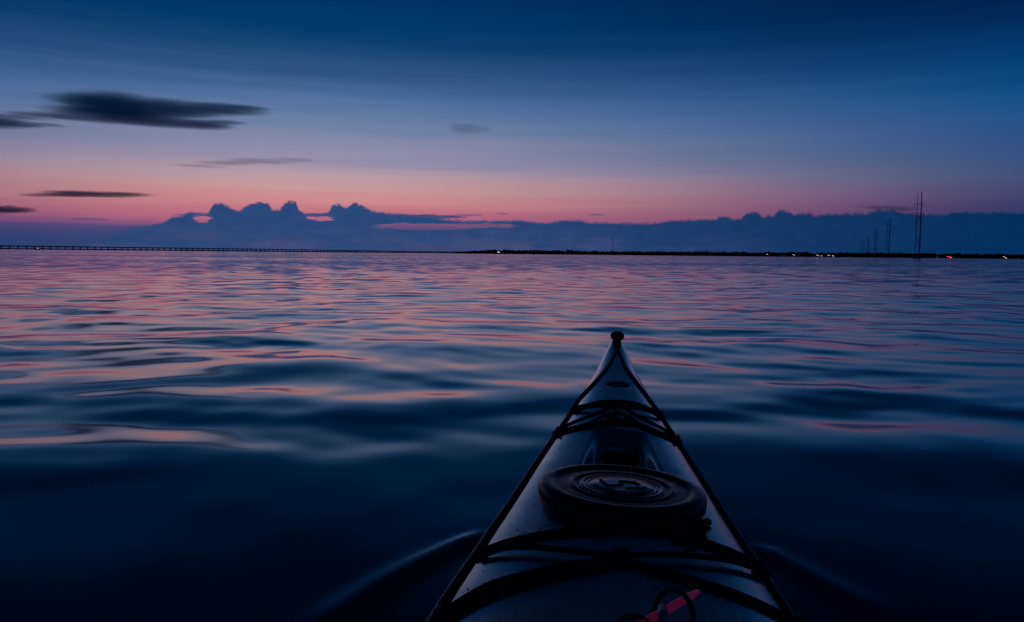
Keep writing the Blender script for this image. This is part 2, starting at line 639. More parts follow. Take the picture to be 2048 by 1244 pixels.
WAVE_SLOPE, BOW_AMP, FAR_SLOPE = 0.033, 0.0048, 0.25
make_water()

# ------------------------------------------------------------------ far shore, trees
M_shore = noisy(mat('shore_earth', (0.05, 0.05, 0.04), 0.9), 0.05, 0.4)
M_leaf = noisy(mat('shore_foliage', (0.035, 0.05, 0.025), 0.9, 0.1), 0.15, 0.5)


def shore_strip():
    bm = bmesh.new()
    prev = None
    pts = catmull([(x, y, 0) for x, y in SHORE], 10)
    for i, p in enumerate(pts):
        d = Vector((p.x, p.y, 0)).normalized()
        h = 1.2 + 0.5 * noise.noise(p * 0.02)
        row = [bm.verts.new(p + Vector((0, 0, -0.6))), bm.verts.new(p + d * 6 + Vector((0, 0, h))), bm.verts.new(p + d * 60 + Vector((0, 0, h + 0.8))),
               bm.verts.new(p + d * 700 + Vector((0, 0, 1.0))), bm.verts.new(p + d * 720 + Vector((0, 0, -0.6)))]
        if prev:
            for k in range(4):
                bm.faces.new((prev[k], row[k], row[k + 1], prev[k + 1]))
        prev = row
    o = bm_obj('shore', bm, M_shore)
    tag(o, 'low dark shoreline across the bay', kind='structure')


shore_strip()


def tree_height(p):
    a = math.degrees(math.atan2(p.x, p.y))
    return float(interp(a, [-12, -10.2, -9.2, -4.5, -3, 3, 6, 12, 19, 24, 30], [3.5, 8, 11.5, 11.5, 10, 9.0, 9.5, 9.0, 8.2, 7.4, 6.5]))


def treeline():
    random.seed(5)
    B = Blobs(1)
    pts = catmull([(x, y, 0) for x, y in SHORE], 10)
    for a, b in zip(pts[:-1], pts[1:]):
        n = max(2, int((b - a).length / 3.2))
        for k in range(n):
            p = a.lerp(b, (k + random.random()) / n)
            d = Vector((p.x, p.y, 0)).normalized()
            H = tree_height(p) * (0.80 + 0.26 * noise.noise(p * 0.03) + random.uniform(-0.06, 0.14))
            q = p + d * random.uniform(9, 45)
            w = random.uniform(2.6, 5.5)
            B.add((q.x, q.y, 1.2 + H * 0.52), (w, w, H * 0.5), 0.22, random.random() * 6)
            if random.random() < 0.5:
                w2 = w * 0.6
                B.add((q.x + random.uniform(-3, 3), q.y, 1.2 + H * random.uniform(0.75, 0.92)), (w2, w2, H * 0.2), 0.25)
            B.add((q.x + random.uniform(-3, 3), q.y - 3, 2.0 + H * 0.15), (w, 3, H * 0.25), 0.2)
    o = link('treeline', B.mesh('treeline'), M_leaf, smooth=False)
    tag(o, 'dark distant wood along the far shore at the horizon', 'wood', kind='stuff')


treeline()

# low land far behind the bridge
B = Blobs(1)
random.seed(8)
for k in range(240):
    a = R(-46 + 36.5 * k / 239)
    D = 6200
    h = 8.5 + 3.0 * noise.noise(Vector((k * 0.11, 0, 0))) + random.uniform(-1, 1)
    B.add((D * math.sin(a), D * math.cos(a), h * 0.35), (random.uniform(18, 30), 16, h * 0.65), 0.15)
o = link('far_wood', B.mesh('far_wood'), M_leaf, smooth=False)
tag(o, 'thin strip of distant wooded land behind the long low bridge', 'wood', kind='stuff')

# ------------------------------------------------------------------ causeway bridge
M_conc = noisy(mat('bridge_concrete', (0.26, 0.25, 0.23), 0.85), 0.2, 0.3)
BA, BB = Vector((-1340.0, 1075.0, 0)), Vector((-560.0, 3430.0, 0))
bdir = (BB - BA).normalized()
blen = (BB - BA).length
bnor = Vector((bdir.y, -bdir.x, 0))
brot = math.atan2(bdir.y, bdir.x)
bridge = empty('causeway_bridge', (BA.x, BA.y, 0), (0, 0, brot))
tag(bridge, 'long low dark causeway bridge on many piers crossing the water', 'bridge')
DZ = 7.0
bm = bmesh.new()
add_box(bm, (blen / 2, 0, DZ + 0.35), (blen, 11.0, 0.7))
bm_obj('bridge_deck', bm, M_conc, bridge, False)
for k in (-4.6, -1.5, 1.5, 4.6):
    bm = bmesh.new()
    add_box(bm, (blen / 2, k, DZ - 0.45), (blen, 0.6, 0.9))
    bm_obj('girder', bm, M_conc, bridge, False)
for s in (-1, 1):
    bm = bmesh.new()
    add_box(bm, (blen / 2, s * 5.3, DZ + 1.05), (blen, 0.3, 0.7))
    bm_obj('parapet', bm, M_conc, bridge, False)
bm = bmesh.new()
# hammerhead wall pier, drawn as one outline and given its thickness
ol = [(-3.6, DZ - 0.95), (-3.6, DZ - 1.2), (-1.2, DZ - 1.5), (-1.0, 0.9), (-1.6, 0.8), (-1.6, -2.5), (1.6, -2.5), (1.6, 0.8), (1.0, 0.9), (1.2, DZ - 1.5), (3.6, DZ - 1.2), (3.6, DZ - 0.95)]
fr = [bm.verts.new((-0.5, y, z)) for y, z in ol]
bk = [bm.verts.new((0.5, y, z)) for y, z in ol]
bm.faces.new(fr)
bm.faces.new(bk[::-1])
for k in range(len(ol)):
    k2 = (k + 1) % len(ol)
    bm.faces.new((fr[k], bk[k], bk[k2], fr[k2]))
p0 = bm_obj('pier', bm, M_conc, bridge, False)
npier = int(blen / 17)
for i in range(npier):
    p = p0 if i == 0 else p0.copy()
    if i:
        COL.objects.link(p)
        p.parent = bridge
    p.location = (9 + i * 17, 0, 0)

# ------------------------------------------------------------------ power line pylons
M_steel = noisy(mat('weathered_steel', (0.10, 0.10, 0.11), 0.6, 0.4), 0.5, 0.3)
M_foot = noisy(mat('footing_concrete', (0.25, 0.24, 0.22), 0.9), 0.6, 0.3)


def make_pylon():
    r = empty('pylon')
    for s in (-1, 1):
        bm = bmesh.new()
        g_ = 1.0 if s > 0 else 0.55                     # the left pole is the slimmer one
        add_tube(bm, [(s * 1.20, 0, -1), (s * 1.15, 0, 20), (s * 1.05, 0, 40 + 0.5 * s)], [0.44 * g_, 0.36 * g_, 0.24 * g_], 10)
        bm_obj('pole', bm, M_steel, r)
    for z in (33.0, 27.5):
        bm = bmesh.new()
        add_box(bm, (0, 0.45, z), (5.6, 0.22, 0.26))
        arm = bm_obj('crossarm', bm, M_steel, r, False)
        for x in (-2.5, 2.5):
            bm = bmesh.new()
            add_tube(bm, [(x, 0.45, z - 0.18), (x, 0.45, z - 1.9)], [0.10, 0.16], 8)
            bm_obj('insulator', bm, M_foot, arm)
    for z0, z1 in ((22, 27.2), (8, 14)):
        for s in (-1, 1):
            bm = bmesh.new()
            add_tube(bm, [(-1.3 * s, 0.11 * s, z0), (1.3 * s, 0.11 * s, z1)], 0.10, 6)
            bm_obj('brace', bm, M_steel, r)
    bm = bmesh.new()
    add_box(bm, (0, 0, 0.1), (5.2, 3.2, 2.6))
    bm_obj('footing', bm, M_foot, r, False)
    return r


PY0, PYS = Vector((178.9, 506.0, 0)), Vector((86.9, 324.5, 0))
pnames = ['tallest and nearest grey twin pole pylon standing in the water at right',
          'second tallest pylon, just left of the nearest one',
          'third pylon of the receding row, thin against the blue cloud',
          'fourth pylon of the receding row, short and faint above the trees',
          'fifth pylon of the receding row, fainter than the fourth beside it',
          'farthest and shortest pylon at the left end of the row']
proto = make_pylon()
for i, lb in enumerate(pnames):
    o = proto if i == 0 else copy_tree(proto)
    p = PY0 + PYS * i
    o.location = p
    o.rotation_euler = (0, 0, math.atan2(-p.x, p.y) + R(8))
    tag(o, lb, 'pylon', 'power line pylons receding across the water')

# lone lattice mast on the shore
mast = empty('lattice_mast', (-17.0, 1985.0, 1.0))
tag(mast, 'thin faint lattice mast rising alone above the trees beyond the kayak bow', 'mast')
for sx, sy in ((-1, -1), (1, -1), (1, 1), (-1, 1)):
    bm = bmesh.new()
    add_tube(bm, [(sx * 2.4, sy * 2.4, 0), (sx * 0.5, sy * 0.5, 46)], 0.14, 5)
    bm_obj('mast_leg', bm, M_steel, mast)
bm = bmesh.new()
for k in range(11):
    za, zb = k * 4.1, (k + 1) * 4.1
    wa, wb = 2.4 - 1.9 * za / 46, 2.4 - 1.9 * zb / 46
    for sy in (-1, 1):
        add_tube(bm, [(-wa, sy * wa, za), (wb, sy * wb, zb)], 0.07, 4)
        add_tube(bm, [(wa, sy * wa, za), (-wb, sy * wb, zb)], 0.07, 4)
bm_obj('bracing', bm, M_steel, mast)['kind'] = 'stuff'
for z in (36, 41):
    bm = bmesh.new()
    add_box(bm, (0, 0, z), (7.0, 0.3, 0.3))
    bm_obj('crossarm', bm, M_steel, mast, False)

# ------------------------------------------------------------------ shore lamps
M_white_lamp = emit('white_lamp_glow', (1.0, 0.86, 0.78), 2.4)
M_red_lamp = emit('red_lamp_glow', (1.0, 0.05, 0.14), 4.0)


def lamp(x, y, z, r, red, label, dx=0.0):
    t = empty('shore_lamp', (x, y, 0), (0, 0, math.atan2(-x, y)))
    tag(t, label, 'lamp', 'red lamps on the shore' if red else 'white lamps along the shore')
    bm = bmesh.new()
    add_tube(bm, [(0, r * 1.2, -0.8), (0, r * 1.2, z)], [0.16, 0.10], 6)
    bm_obj('lamp_post', bm, M_steel, t)
    bm = bmesh.new()
    add_ball(bm, (0, 0, z), (max(r, dx / 2), r, r), Matrix.Rotation(R(20 if dx else 0), 4, 'Y'), 2)   # head drawn out aslant, a streak of lamplight put into its shape
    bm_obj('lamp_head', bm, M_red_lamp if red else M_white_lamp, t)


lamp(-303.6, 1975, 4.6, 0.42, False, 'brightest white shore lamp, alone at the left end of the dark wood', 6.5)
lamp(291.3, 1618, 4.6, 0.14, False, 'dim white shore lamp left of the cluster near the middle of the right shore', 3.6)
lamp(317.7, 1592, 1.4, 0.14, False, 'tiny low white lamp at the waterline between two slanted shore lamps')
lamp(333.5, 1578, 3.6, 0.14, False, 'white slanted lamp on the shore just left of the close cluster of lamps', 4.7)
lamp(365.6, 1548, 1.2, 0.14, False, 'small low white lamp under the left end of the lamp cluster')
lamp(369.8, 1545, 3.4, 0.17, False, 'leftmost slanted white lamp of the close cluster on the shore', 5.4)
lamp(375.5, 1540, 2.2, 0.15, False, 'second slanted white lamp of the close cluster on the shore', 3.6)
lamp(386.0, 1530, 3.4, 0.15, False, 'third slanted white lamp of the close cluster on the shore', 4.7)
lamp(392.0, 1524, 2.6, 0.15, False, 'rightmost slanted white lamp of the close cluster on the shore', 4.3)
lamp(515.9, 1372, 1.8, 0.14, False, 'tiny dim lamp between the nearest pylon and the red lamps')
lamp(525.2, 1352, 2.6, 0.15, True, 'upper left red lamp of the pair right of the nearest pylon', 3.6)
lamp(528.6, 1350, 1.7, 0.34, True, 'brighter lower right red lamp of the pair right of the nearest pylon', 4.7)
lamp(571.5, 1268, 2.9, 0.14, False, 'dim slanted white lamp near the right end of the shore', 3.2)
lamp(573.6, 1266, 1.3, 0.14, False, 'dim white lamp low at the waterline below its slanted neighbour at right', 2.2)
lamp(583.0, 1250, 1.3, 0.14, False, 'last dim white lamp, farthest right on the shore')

# a small boat with a white light in front of the bridge
boat = empty('small_boat', (-878.0, 1090.0, 0), (0, 0, R(20)))
tag(boat, 'small distant dark boat with one white light in front of the bridge', 'boat')
M_boat = noisy(mat('boat_paint', (0.12, 0.12, 0.13), 0.5), 0.8, 0.3)
bm = bmesh.new()
prev = None
for x, w, zb in ((-3.4, 1.1, -0.3), (-1, 1.25, -0.35), (1.5, 1.0, -0.3), (3.0, 0.45, 0.0), (3.7, 0.06, 0.5)):
    row = [bm.verts.new((x, -w, 0.9)), bm.verts.new((x, -w * 0.7, zb)), bm.verts.new((x, w * 0.7, zb)), bm.verts.new((x, w, 0.9))]
    if prev:
        for k in range(4):
            bm.faces.new((prev[k], row[k], row[(k + 1) % 4], prev[(k + 1) % 4]))
    else:
        bm.faces.new(row)
    prev = row
bm.faces.new(prev[::-1])
bm_obj('boat_hull', bm, M_boat, boat, False)
bm = bmesh.new()
add_box(bm, (-0.6, 0, 1.55), (1.9, 1.5, 1.3))
add_box(bm, (-0.6, 0, 2.26), (2.3, 1.8, 0.12))
bm_obj('cabin', bm, M_boat, boat, False)
bm = bmesh.new()
add_tube(bm, [(0.9, 0, 0.9), (0.9, 0, 2.2)], 0.06, 6)
bm_obj('light_mast', bm, M_steel, boat)
bm = bmesh.new()
add_ball(bm, (0.9, 0, 2.35), (0.42, 0.42, 0.32), None, 1)
bm_obj('boat_light', bm, M_white_lamp, boat)

# ------------------------------------------------------------------ clouds
def cloud_volume_mat(name, col, density, stretch, blobs, ragged=0.9):
    """soft scattering cloud: density falls off from the middle of every lobe to nothing at its rim"""
    m = bpy.data.materials.new(name)
    m.use_nodes = True
    t = m.node_tree
    t.nodes.clear()
    o = t.nodes.new('ShaderNodeOutputMaterial')
    v = t.nodes.new('ShaderNodeVolumePrincipled')
    v.inputs['Color'].default_value = (*col, 1)
    v.inputs['Anisotropy'].default_value = 0.0
    tc_ = t.nodes.new('ShaderNodeTexCoord')

    def mapped(loc, scl):
        mp = t.nodes.new('ShaderNodeMapping')
        mp.inputs['Location'].default_value = loc
        mp.inputs['Scale'].default_value = scl
        t.links.new(tc_.outputs['Object'], mp.inputs['Vector'])
        return mp.outputs[0]

    n = t.nodes.new('ShaderNodeTexNoise')
    n.inputs['Scale'].default_value = 1.0
    n.inputs['Detail'].default_value = 4.0
    n.inputs['Roughness'].default_value = 0.6
    t.links.new(mapped((3.1, 1.7, 0.4), tuple(1.0 / s for s in stretch)), n.inputs['Vector'])
    w = math_node(t, 'MULTIPLY', math_node(t, 'SUBTRACT', n.outputs['Fac'], 0.5), ragged)
    tot = None
    for u, vv, d, a, b, c in blobs:
        ln = t.nodes.new('ShaderNodeVectorMath')
        ln.operation = 'LENGTH'
        t.links.new(mapped((-u / a, -d / c, -vv / b), (1 / a, 1 / c, 1 / b)), ln.inputs[0])
        mr_ = t.nodes.new('ShaderNodeMapRange')
        mr_.interpolation_type = 'SMOOTHSTEP'
        mr_.inputs['From Min'].default_value = 1.1
        mr_.inputs['From Max'].default_value = 0.35
        t.links.new(math_node(t, 'ADD', ln.outputs['Value'], w), mr_.inputs['Value'])
        tot = mr_.outputs[0] if tot is None else math_node(t, 'MAXIMUM', tot, mr_.outputs[0])
    t.links.new(math_node(t, 'MULTIPLY', tot, density), v.inputs['Density'])
    t.links.new(v.outputs[0], o.inputs['Volume'])
    return m


def cloud(name, label, spec, px0, elev0, D, blobs, voxel, group=None):
    """blobs in metres: (right, up, depth, half width, half height, half depth) about a point at bearing px0, height elev0"""
    B = Blobs(3)
    for u, v, w, a, b, c in blobs:
        B.add((u, w, v), (a * 1.35, c * 1.35, b * 1.35))
    me = B.mesh(name + '_src')
    tmp = bpy.data.objects.new('tmp', me)
    COL.objects.link(tmp)
    md = tmp.modifiers.new('r', 'REMESH')
    md.mode = 'VOXEL'
    md.voxel_size = voxel
    dg = bpy.context.evaluated_depsgraph_get()
    me2 = bpy.data.meshes.new_from_object(tmp.evaluated_get(dg))
    bpy.data.objects.remove(tmp)
    bpy.data.meshes.remove(me)
    me2.name = name
    me2.materials.clear()
    col, dens, stretch, rag = spec
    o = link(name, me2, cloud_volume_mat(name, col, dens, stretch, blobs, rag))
    a = R(px0)
    o.location = (D * math.sin(a), D * math.cos(a), CAM_H + D * math.tan(R(elev0)))
    o.rotation_euler = (0, 0, -a)
    tag(o, label, 'cloud', group)
    return o


def lens(x0, y0, D, shapes):
    """shapes: (frame column, frame row, half width px, half height px, half depth m)"""
    out = []
    a0 = R(arc(x0))
    e0 = elv(x0, y0)
    s = D / 1574.0
    for x, y, hw_, hh, dp in shapes:
        a = R(arc(x)) - a0
        u = D * math.tan(a)
        v = D / math.cos(a) * (math.tan(R(elv(x, y))) - math.tan(R(e0)) * math.cos(a))
        out.append((u, v, 0, hw_ * s * 1.12, hh * s * 1.12, dp * 1.2))
    return out


SOFT = ((0.06, 0.88, 1.0), 0.0075, (800, 600, 42), 1.25)  # these cloud tints carry the blue of the air in front of them
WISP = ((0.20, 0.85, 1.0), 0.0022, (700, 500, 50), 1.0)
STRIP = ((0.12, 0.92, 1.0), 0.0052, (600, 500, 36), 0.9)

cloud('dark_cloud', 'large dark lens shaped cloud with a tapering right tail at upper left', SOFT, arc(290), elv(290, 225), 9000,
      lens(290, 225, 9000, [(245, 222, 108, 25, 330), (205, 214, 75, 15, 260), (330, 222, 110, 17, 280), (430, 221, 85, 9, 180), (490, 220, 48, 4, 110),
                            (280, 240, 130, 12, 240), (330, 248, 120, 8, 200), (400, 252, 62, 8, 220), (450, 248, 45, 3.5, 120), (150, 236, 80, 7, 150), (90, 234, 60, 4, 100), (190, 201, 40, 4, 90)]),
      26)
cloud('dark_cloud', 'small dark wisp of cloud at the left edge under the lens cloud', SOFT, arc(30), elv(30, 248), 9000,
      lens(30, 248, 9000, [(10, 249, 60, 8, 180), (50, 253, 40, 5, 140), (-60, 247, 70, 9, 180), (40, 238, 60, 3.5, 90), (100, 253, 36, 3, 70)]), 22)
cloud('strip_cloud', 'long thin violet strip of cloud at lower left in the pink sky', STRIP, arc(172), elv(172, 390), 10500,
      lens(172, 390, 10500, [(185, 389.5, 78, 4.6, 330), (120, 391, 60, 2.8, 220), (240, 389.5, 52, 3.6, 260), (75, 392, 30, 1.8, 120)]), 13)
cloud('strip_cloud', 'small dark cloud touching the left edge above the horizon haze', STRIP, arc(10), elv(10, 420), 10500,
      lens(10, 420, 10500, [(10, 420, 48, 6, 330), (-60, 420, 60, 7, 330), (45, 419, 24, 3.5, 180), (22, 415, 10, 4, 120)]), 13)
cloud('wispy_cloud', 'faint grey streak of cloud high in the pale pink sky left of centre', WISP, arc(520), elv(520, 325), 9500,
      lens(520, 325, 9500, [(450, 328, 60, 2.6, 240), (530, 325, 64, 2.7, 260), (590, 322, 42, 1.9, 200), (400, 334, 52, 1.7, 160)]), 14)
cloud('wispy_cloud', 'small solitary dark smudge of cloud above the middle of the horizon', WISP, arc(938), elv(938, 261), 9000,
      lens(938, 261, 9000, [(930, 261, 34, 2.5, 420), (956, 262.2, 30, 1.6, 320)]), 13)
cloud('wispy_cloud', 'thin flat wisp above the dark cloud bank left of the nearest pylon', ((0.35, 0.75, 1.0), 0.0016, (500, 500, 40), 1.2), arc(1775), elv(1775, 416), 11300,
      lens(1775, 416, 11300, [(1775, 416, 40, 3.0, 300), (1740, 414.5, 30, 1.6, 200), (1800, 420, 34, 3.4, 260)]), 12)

# ------------------------------------------------------------------ kayak
HWY = [-3.0, -2.6, -1.6, -0.6, .3, .7, .93, 1.02, 1.13, 1.26, 1.42, 1.62, 1.8, 1.92, 2.17, 2.33, 2.47, 2.53]
HWX = [.012, .07, .20, .268, .258, .233, .216, .206, .194, .178, .159, .131, .104, .087, .053, .036, .019, .010]
CY, CX = [-3, -2, .5, 1.0, 1.4, 1.8, 2.2, 2.45], [.008, .04, .056, .047, .041, .031, .018, .008]


def hw(y):
    return np.interp(y, HWY, HWX)


def zg(y):
    return .262 + .168 * np.clip((y - .7) / 1.8, 0, 2) ** 1.7 + .08 * np.clip((-1.0 - y) / 2, 0, 2) ** 2


def sm(t):
    t = np.clip(t, 0, 1)
    return t * t * (3 - 2 * t)


def deck_z(x, y, carve=False):
    x = np.asarray(x, float)
    y = np.asarray(y, float)
    t = np.minimum(1, np.abs(x) / hw(y))
    z = zg(y) + np.interp(y, CY, CX) * (1 - t ** 2.6)
    if carve:
        # sloping trough between the compass well and the hatch
        u = np.clip((1.575 - y) / 0.30, 0, 1.3)
        half = 0.047 + 0.024 * u
        side = sm((half + 0.008 - np.abs(x - 0.003)) / 0.024)
        endw = sm((1.582 - y) / 0.010) * sm((y - 1.22) / 0.05)
        z = z - side * endw * (0.006 + 0.044 * u)
        # shallow thumb recess near the bow
        e = ((x - 0.001) / 0.031) ** 2 + ((y - 1.955) / 0.030) ** 2
        z = z - 0.013 * sm((1.15 - e) / 0.7) * np.clip((1.985 - y) / 0.05, 0, 1) ** 0.3
        e = ((x - 0.003) / 0.037) ** 2 + ((y - 1.478) / 0.048) ** 2
        z = z - 0.030 * sm((1.12 - e) / 0.30)
    return z


kayak = empty('kayak', (KX, KY, 0), (0, K_HEEL, K_YAW))
kayak.rotation_mode = 'XYZ'
tag(kayak, 'dark glossy sea kayak with black deck ropes and a round hatch', 'kayak')

M_deck = mat('kayak_gelcoat', (0.042, 0.048, 0.062), 0.32, 0.6, 0, 1.0)
noisy(M_deck, 22.0, 0.45, 0.16, 0.06, 7.0, 0.004)
M_hull = noisy(mat('kayak_hull', (0.10, 0.10, 0.11), 0.3, 0.5, 0, 0.4), 14.0, 0.3, 0.1)
M_rope = noisy(mat('black_cord', (0.010, 0.010, 0.012), 0.75, 0.25), 220.0, 0.5, 0, 0.5, 2.0, 0.002)
M_rub = noisy(mat('hatch_rubber', (0.005, 0.006, 0.009), 0.30, 0.16), 38.0, 0.5, 0.22, 0.12, 8.0, 0.004)
M_well = mat('compass_well_lining', (0.004, 0.004, 0.005), 0.95, 0.05)
M_embl = noisy(mat('emblem_plastic', (0.018, 0.040, 0.08), 0.26, 0.5, 0, 0.35), 60.0, 0.3, 0.1, 0.03, 6.0, 0.002)
M_blk = noisy(mat('black_plastic', (0.008, 0.008, 0.010), 0.6, 0.3), 80.0, 0.4)

# deck
ny, nx = 760, 161
yy = np.linspace(-2.95, 2.52, 300)
yy = np.unique(np.concatenate([np.linspace(-2.95, 0.4, 90), np.linspace(0.4, 1.0, 90), np.linspace(1.0, 2.05, 380), np.linspace(2.05, 2.52, 80)]))
ny = len(yy)
tt = np.sin(np.linspace(-math.pi / 2, math.pi / 2, nx) * 0.98) / math.sin(math.pi / 2 * 0.98)
tt = 0.6 * tt + 0.4 * np.linspace(-1, 1, nx)
YY = np.repeat(yy[:, None], nx, 1)
XX = hw(YY) * tt[None, :]
ZZ = deck_z(XX, YY, True)
me = grid_mesh('deck', np.stack([XX, YY, ZZ], -1).reshape(-1, 3)[:, :], ny, nx)
deck = link('deck', me, M_deck, kayak)
# hull shell, gunwale to keel
prof = [(-1.0, 1.0), (-1.03, .93), (-1.02, .80), (-.98, .55), (-.90, .32), (-.70, .12), (-.35, .02), (0, 0), (.35, .02), (.70, .12), (.90, .32), (.98, .55), (1.02, .80), (1.03, .93), (1.0, 1.0)]
V = []
hy = np.concatenate([yy[::4], [2.52, 2.54, 2.55]])
hy = np.unique(hy)
for y in hy:
    zk = float(np.interp(y, [-3, -2.6, -1.8, 1.6, 2.1, 2.4, 2.56], [.2, -.02, -.10, -.10, -.03, .16, .41]))
    for a, b in prof:
        y2 = min(y, 2.52)
        g = float(zg(y2)) - 0.001
        V.append((float(hw(y)) * a, y, min(zk, g) + (g - min(zk, g)) * b))
me = grid_mesh('hull', np.array(V), len(hy), len(prof))
link('hull', me, M_hull, kayak)
# seam strip round the gunwale
for s in (-1, 1):
    bm = bmesh.new()
    add_tube(bm, [(s * (float(hw(y)) + 0.001), y, float(zg(y)) + 0.0005) for y in np.linspace(-2.8, 1.85, 130)], 0.0022, 6)
    bm_obj('seam_strip', bm, M_hull, kayak)


def on_deck(x, y, lift):
    return (x, y, float(deck_z(x, y)) + lift)


def rope(name, pts, r, lift=None, n=10, parent=kayak, m=None):
    lift = r * 0.8 if lift is None else lift
    c = catmull([(x, y, 0) for x, y in pts], n)
    bm = bmesh.new()
    P = []
    for p in c:
        h = float(hw(p.y))
        x = max(-h * 1.0, min(h * 1.0, p.x))
        P.append((x, p.y, float(deck_z(x, p.y)) + lift))
    add_tube(bm, P, r, 8)
    return bm_obj(name, bm, m or M_rope, parent)


# perimeter deck lines, from the toggle down each gunwale
def edge(s):
    f = lambda y: s * float(hw(y)) * 0.965
    return [(f(1.80), 1.80), (f(1.71), 1.71), (f(1.62), 1.62), (f(1.45), 1.45), (f(1.26), 1.26), (f(1.13), 1.13), (f(1.06), 1.06), (f(0.95), .95), (f(0.8), .8), (f(0.55), .55), (f(0.1), .1)]


rope('deck_line', DECKLINE_R + edge(1), 0.0038)
rope('deck_line', DECKLINE_L + edge(-1), 0.0038)
for k, rr in (('b1', .0042), ('b2', .0042), ('b3', .0040), ('b4', .0040), ('c1', .0045), ('c2', .0043), ('c3', .0046), ('c4', .0036)):
    rope('bungee_cord', ROPES[k], rr, {'b2': .009, 'b3': .007, 'c2': .008, 'c4': .004}.get(k))
# second strand running beside two of the cords
rope('bungee_cord', [(x, y - 0.014) for x, y in ROPES['b4'][:4]], 0.0026)
rope('bungee_cord', [(x, y + 0.016) for x, y in ROPES['b4'][3:]], 0.0026)
rope('bungee_cord', [(x, y + 0.013) for x, y in ROPES['c1'][4:]], 0.0030)


def fitting(x, y, s=1.0):
    bm = bmesh.new()
    z = float(deck_z(x, y))
    sl = 0.3 * (1 if x < 0 else -1)
    rot = Matrix.Rotation(-sl, 4, 'Y')
    add_ball(bm, (x, y, z + 0.002), (0.011 * s, 0.019 * s, 0.008 * s), rot, 2)
    add_tube(bm, [(x, y - 0.012 * s, z), (x, y - 0.008 * s, z + 0.013 * s), (x, y + 0.008 * s, z + 0.013 * s), (x, y + 0.012 * s, z)], 0.003 * s, 6)
    bm_obj('deck_fitting', bm, M_blk, kayak)


for x, y in ((-.1005, 1.78), (.1005, 1.788), (-.127, 1.615), (.127, 1.63), (-.194, 1.036), (.196, 1.085), (-.213, 0.852), (.213, 0.935)):
    fitting(x * 0.985, y, 1.0)


def knot(x, y, s, n, seed):
    random.seed(seed)
    bm = bmesh.new()
    z = float(deck_z(x, y))
    for k in range(n):
        a = random.uniform(0, 6.28)
        add_ball(bm, (x + random.uniform(-1, 1) * s * 1.3, y + random.uniform(-.6, .6) * s, z + s * random.uniform(.6, 1.0)), (s, s * .6, s * .55), Matrix.Rotation(a, 4, 'Z'), 2)
    if n > 3:
        return bm_obj('cord_knot', bm, M_rope, kayak)
    P = [(x + s * 0.8 * math.cos(t), y + s * 0.5 * math.sin(t), z + s * 0.9 + s * 0.5 * math.sin(2 * t)) for t in np.linspace(0, 6.0, 14)]
    add_tube(bm, P, s * 0.33, 6)
    bm_obj('cord_knot', bm, M_rope, kayak)


knot(-0.018, 1.086, 0.013, 4, 1)
knot(0.083, 1.094, 0.013, 4, 2)
knot(0.119, 1.135, 0.011, 3, 3)
knot(-0.010, 1.640, 0.009, 3, 4)
knot(0.018, 1.640, 0.007, 2, 5)
knot(-0.002, 0.980, 0.009, 3, 6)
knot(0.0, 1.735, 0.006, 2, 7)
rope('cord_tail', [(0.083, 1.094), (0.088, 1.075), (0.094, 1.060), (0.088, 1.045)], 0.0036)
rope('cord_tail', [(0.112, 1.100), (0.118, 1.12), (0.121, 1.14), (0.114, 1.152)], 0.0040)

# carry toggle at the very tip
bm = bmesh.new()
add_ball(bm, (0.001, 2.475, 0.446), (0.0220, 0.013, 0.0165), None, 3)
tg = bm_obj('carry_toggle', bm, M_blk, kayak)
bm = bmesh.new()
for s in (-1, 1):
    add_tube(bm, catmull([(s * 0.006, 2.475, 0.444), (s * 0.009, 2.45, 0.439), (s * 0.006, 2.41, 0.428), (s * 0.002, 2.36, 0.420), (s * 0.001, 2.325, 0.414)], 6), 0.0048, 8)
add_ball(bm, (0.0, 2.435, 0.434), (0.013, 0.020, 0.009), None, 2)
bm_obj('toggle_cord', bm, M_rope, tg)
fitting(0.0, 2.335, 0.7)

# beads of water left on the deck by the spray
random.seed(21)
M_drop = mat('water_bead', (0.06, 0.075, 0.10), 0.08, 0.5)
B = Blobs(2)
for k in range(300):
    y = random.uniform(0.72, 2.1)
    if random.random() < 0.35:
        y = random.uniform(0.8, 1.25)
    x = float(hw(y)) * random.uniform(-0.93, 0.93)
    if (x - 0.002) ** 2 + (y - 1.227) ** 2 < 0.134 ** 2 or (abs(x - 0.003) < 0.085 and 1.2 < y < 1.59):
        continue
    r_ = random.choice((0.0008, 0.0010, 0.0012, 0.0014, 0.0019))
    B.add((x, y, float(deck_z(x, y)) + r_ * 0.1), (r_ * random.uniform(0.9, 1.3), r_ * random.uniform(0.9, 1.5), r_ * 0.32), 0.04)
link('water_beads', B.mesh('water_beads'), M_drop, kayak)['kind'] = 'stuff'

# compass well: a dark bowl set in the trough
yc = 1.478
bz = float(deck_z(0.003, yc + 0.045, True)) * 0.5 + float(deck_z(0.003, yc - 0.052, True)) * 0.5
me = lathe('compass_well', [(0.0001, -0.024), (0.018, -0.0225), (0.028, -0.016), (0.0335, -0.004), (0.0355, 0.0015), (0.038, 0.0022), (0.0395, -0.0005)], 48)
o = link('compass_well', me, M_well, kayak)
o.location = (0.003, yc, bz)
o.rotation_euler = (R(11), 0, 0)
o.scale = (1.0, 1.32, 1.0)

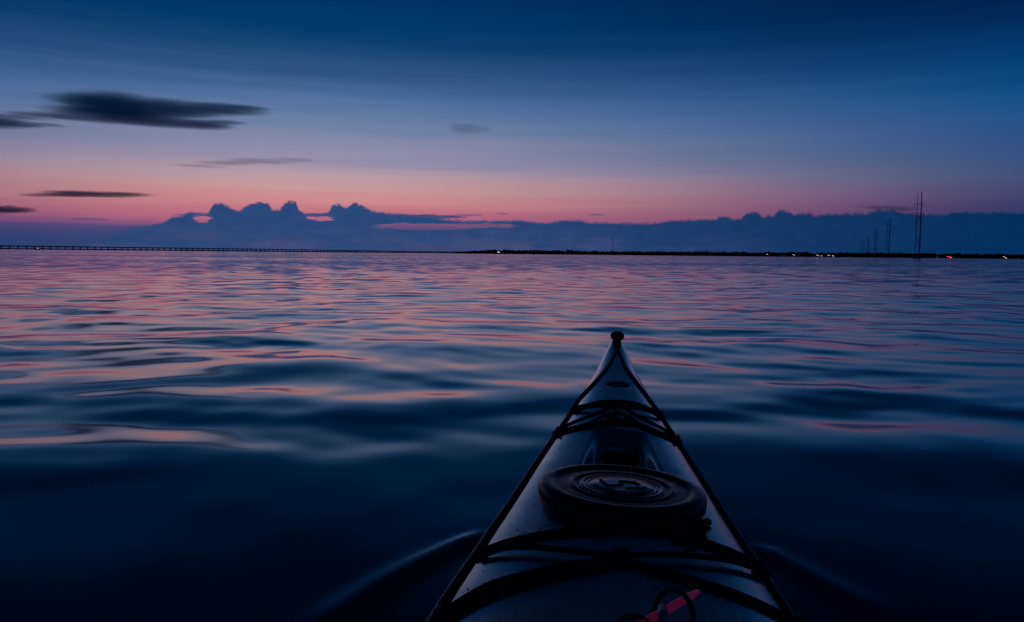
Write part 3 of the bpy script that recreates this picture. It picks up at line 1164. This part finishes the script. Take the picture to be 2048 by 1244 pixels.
# hatch cover
HC, HZ = (0.002, 1.227), 0.340
prof = [(0.1200, -0.048), (0.1240, -0.033), (0.1285, -0.030), (0.1308, -0.025), (0.1315, -0.012), (0.1302, -0.006), (0.1275, -0.002), (0.1230, -0.0002), (0.116, 0.0008), (0.109, 0.0),
        (0.1055, -0.0032), (0.102, -0.0038), (0.098, -0.0034), (0.090, -0.0030), (0.082, -0.0034), (0.0795, -0.0015), (0.0765, -0.0012), (0.0745, -0.0032), (0.071, -0.0040), (0.067, -0.0040), (0.0001, -0.0040)]
me = lathe('hatch_cover', prof, 128)
hatch = link('hatch_cover', me, M_rub, kayak)
hatch.location = (HC[0], HC[1], HZ)
hatch.rotation_euler = (R(-1.0), 0, 0)
prof = [(r_ * 1.06, z_) for r_, z_ in ((0.0625, -0.0042), (0.0620, -0.0005), (0.0600, 0.0003), (0.0570, 0.0002), (0.0560, -0.0012), (0.0535, -0.0013), (0.0525, 0.0), (0.0505, 0.0), (0.0495, -0.0012), (0.0475, -0.0012), (0.0465, 0.0002), (0.030, 0.0005), (0.0001, 0.0006))]
me = lathe('emblem', prof, 96)
em = link('emblem', me, M_embl, hatch)
em.location = (0, -0.005, 0)
for st in EMBLEM_STROKES:
    P = [Vector((x - HC[0], y - HC[1] + 0.005, 0.0013)) for x, y in st]
    bm = bmesh.new()
    w_ = 0.0021
    L_, R_ = [], []
    for k, p in enumerate(P):
        dd = (P[min(k + 1, len(P) - 1)] - P[max(k - 1, 0)]).normalized()
        nn = Vector((-dd.y, dd.x, 0)) * w_
        L_.append(p + nn)
        R_.append(p - nn)
    topv = [bm.verts.new(p + Vector((0, 0, 0.0012))) for p in L_ + R_[::-1]]
    botv = [bm.verts.new(p - Vector((0, 0, 0.0016))) for p in L_ + R_[::-1]]
    n_ = len(L_)
    for k in range(n_ - 1):
        a_, b_, c_, d_ = k, k + 1, 2 * n_ - 2 - k, 2 * n_ - 1 - k
        bm.faces.new((topv[a_], topv[d_], topv[c_], topv[b_]))
        bm.faces.new((botv[a_], botv[b_], botv[c_], botv[d_]))
    for k in range(2 * n_):
        k2 = (k + 1) % (2 * n_)
        bm.faces.new((topv[k], topv[k2], botv[k2], botv[k]))
    bm_obj('emblem_mark', bm, M_blk, em, False)

# ------------------------------------------------------------------ pink stick tucked under its cord on the deck
TOP = Matrix.Translation((KX, KY, 0)) @ Matrix.Rotation(K_YAW, 4, 'Z') @ Matrix.Rotation(K_HEEL, 4, 'Y')
M_pink = noisy(mat('pink_stick_plastic', (0.90, 0.03, 0.20), 0.4, 0.5), 40.0, 0.12)
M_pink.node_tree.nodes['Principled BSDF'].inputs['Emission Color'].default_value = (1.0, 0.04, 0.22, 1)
M_pink.node_tree.nodes['Principled BSDF'].inputs['Emission Strength'].default_value = 0.04  # faint glow added to brighten the pink in the dusk
M_clip = noisy(mat('grey_clip_plastic', (0.16, 0.18, 0.20), 0.45, 0.5), 50.0, 0.2)
st = empty('pink_stick')
st.matrix_world = TOP
tag(st, 'slim pink stick held by a black cord loop on the kayak deck', 'light stick')
z0 = float(deck_z(0.05, 0.83))
A, B = Vector((0.082, 0.872, z0 + 0.017)), Vector((-0.02, 0.722, z0 + 0.020))
bm = bmesh.new()
d = (B - A).normalized()
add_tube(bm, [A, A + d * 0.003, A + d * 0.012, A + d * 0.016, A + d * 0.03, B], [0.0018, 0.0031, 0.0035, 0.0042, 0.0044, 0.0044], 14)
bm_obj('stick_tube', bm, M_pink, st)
bm = bmesh.new()
P = []
for t in np.linspace(-0.5, math.pi + 0.6, 20):
    P.append((0.051 + 0.020 * math.cos(t), 0.822 + 0.016 * math.sin(t), z0 + 0.010 + 0.020 * math.sin(t)))
add_tube(bm, P, 0.0030, 8)
bm_obj('cord_loop', bm, M_rope, st)
bm = bmesh.new()
for v in add_box(bm, (0.037, 0.795, z0 + 0.012), (0.010, 0.030, 0.030)):
    pass
bmesh.ops.bevel(bm, geom=list(bm.edges), offset=0.002, segments=2, affect='EDGES')
bm_obj('clip', bm, M_clip, st)
bm = bmesh.new()
P = [(0.008 + 0.022 * math.cos(t), 0.762 + 0.016 * math.sin(t), z0 + 0.006 + 0.018 * math.sin(t)) for t in np.linspace(-0.4, math.pi + 0.4, 18)]
add_tube(bm, P, 0.0030, 8)
bm_obj('cord_loop', bm, M_rope, st)
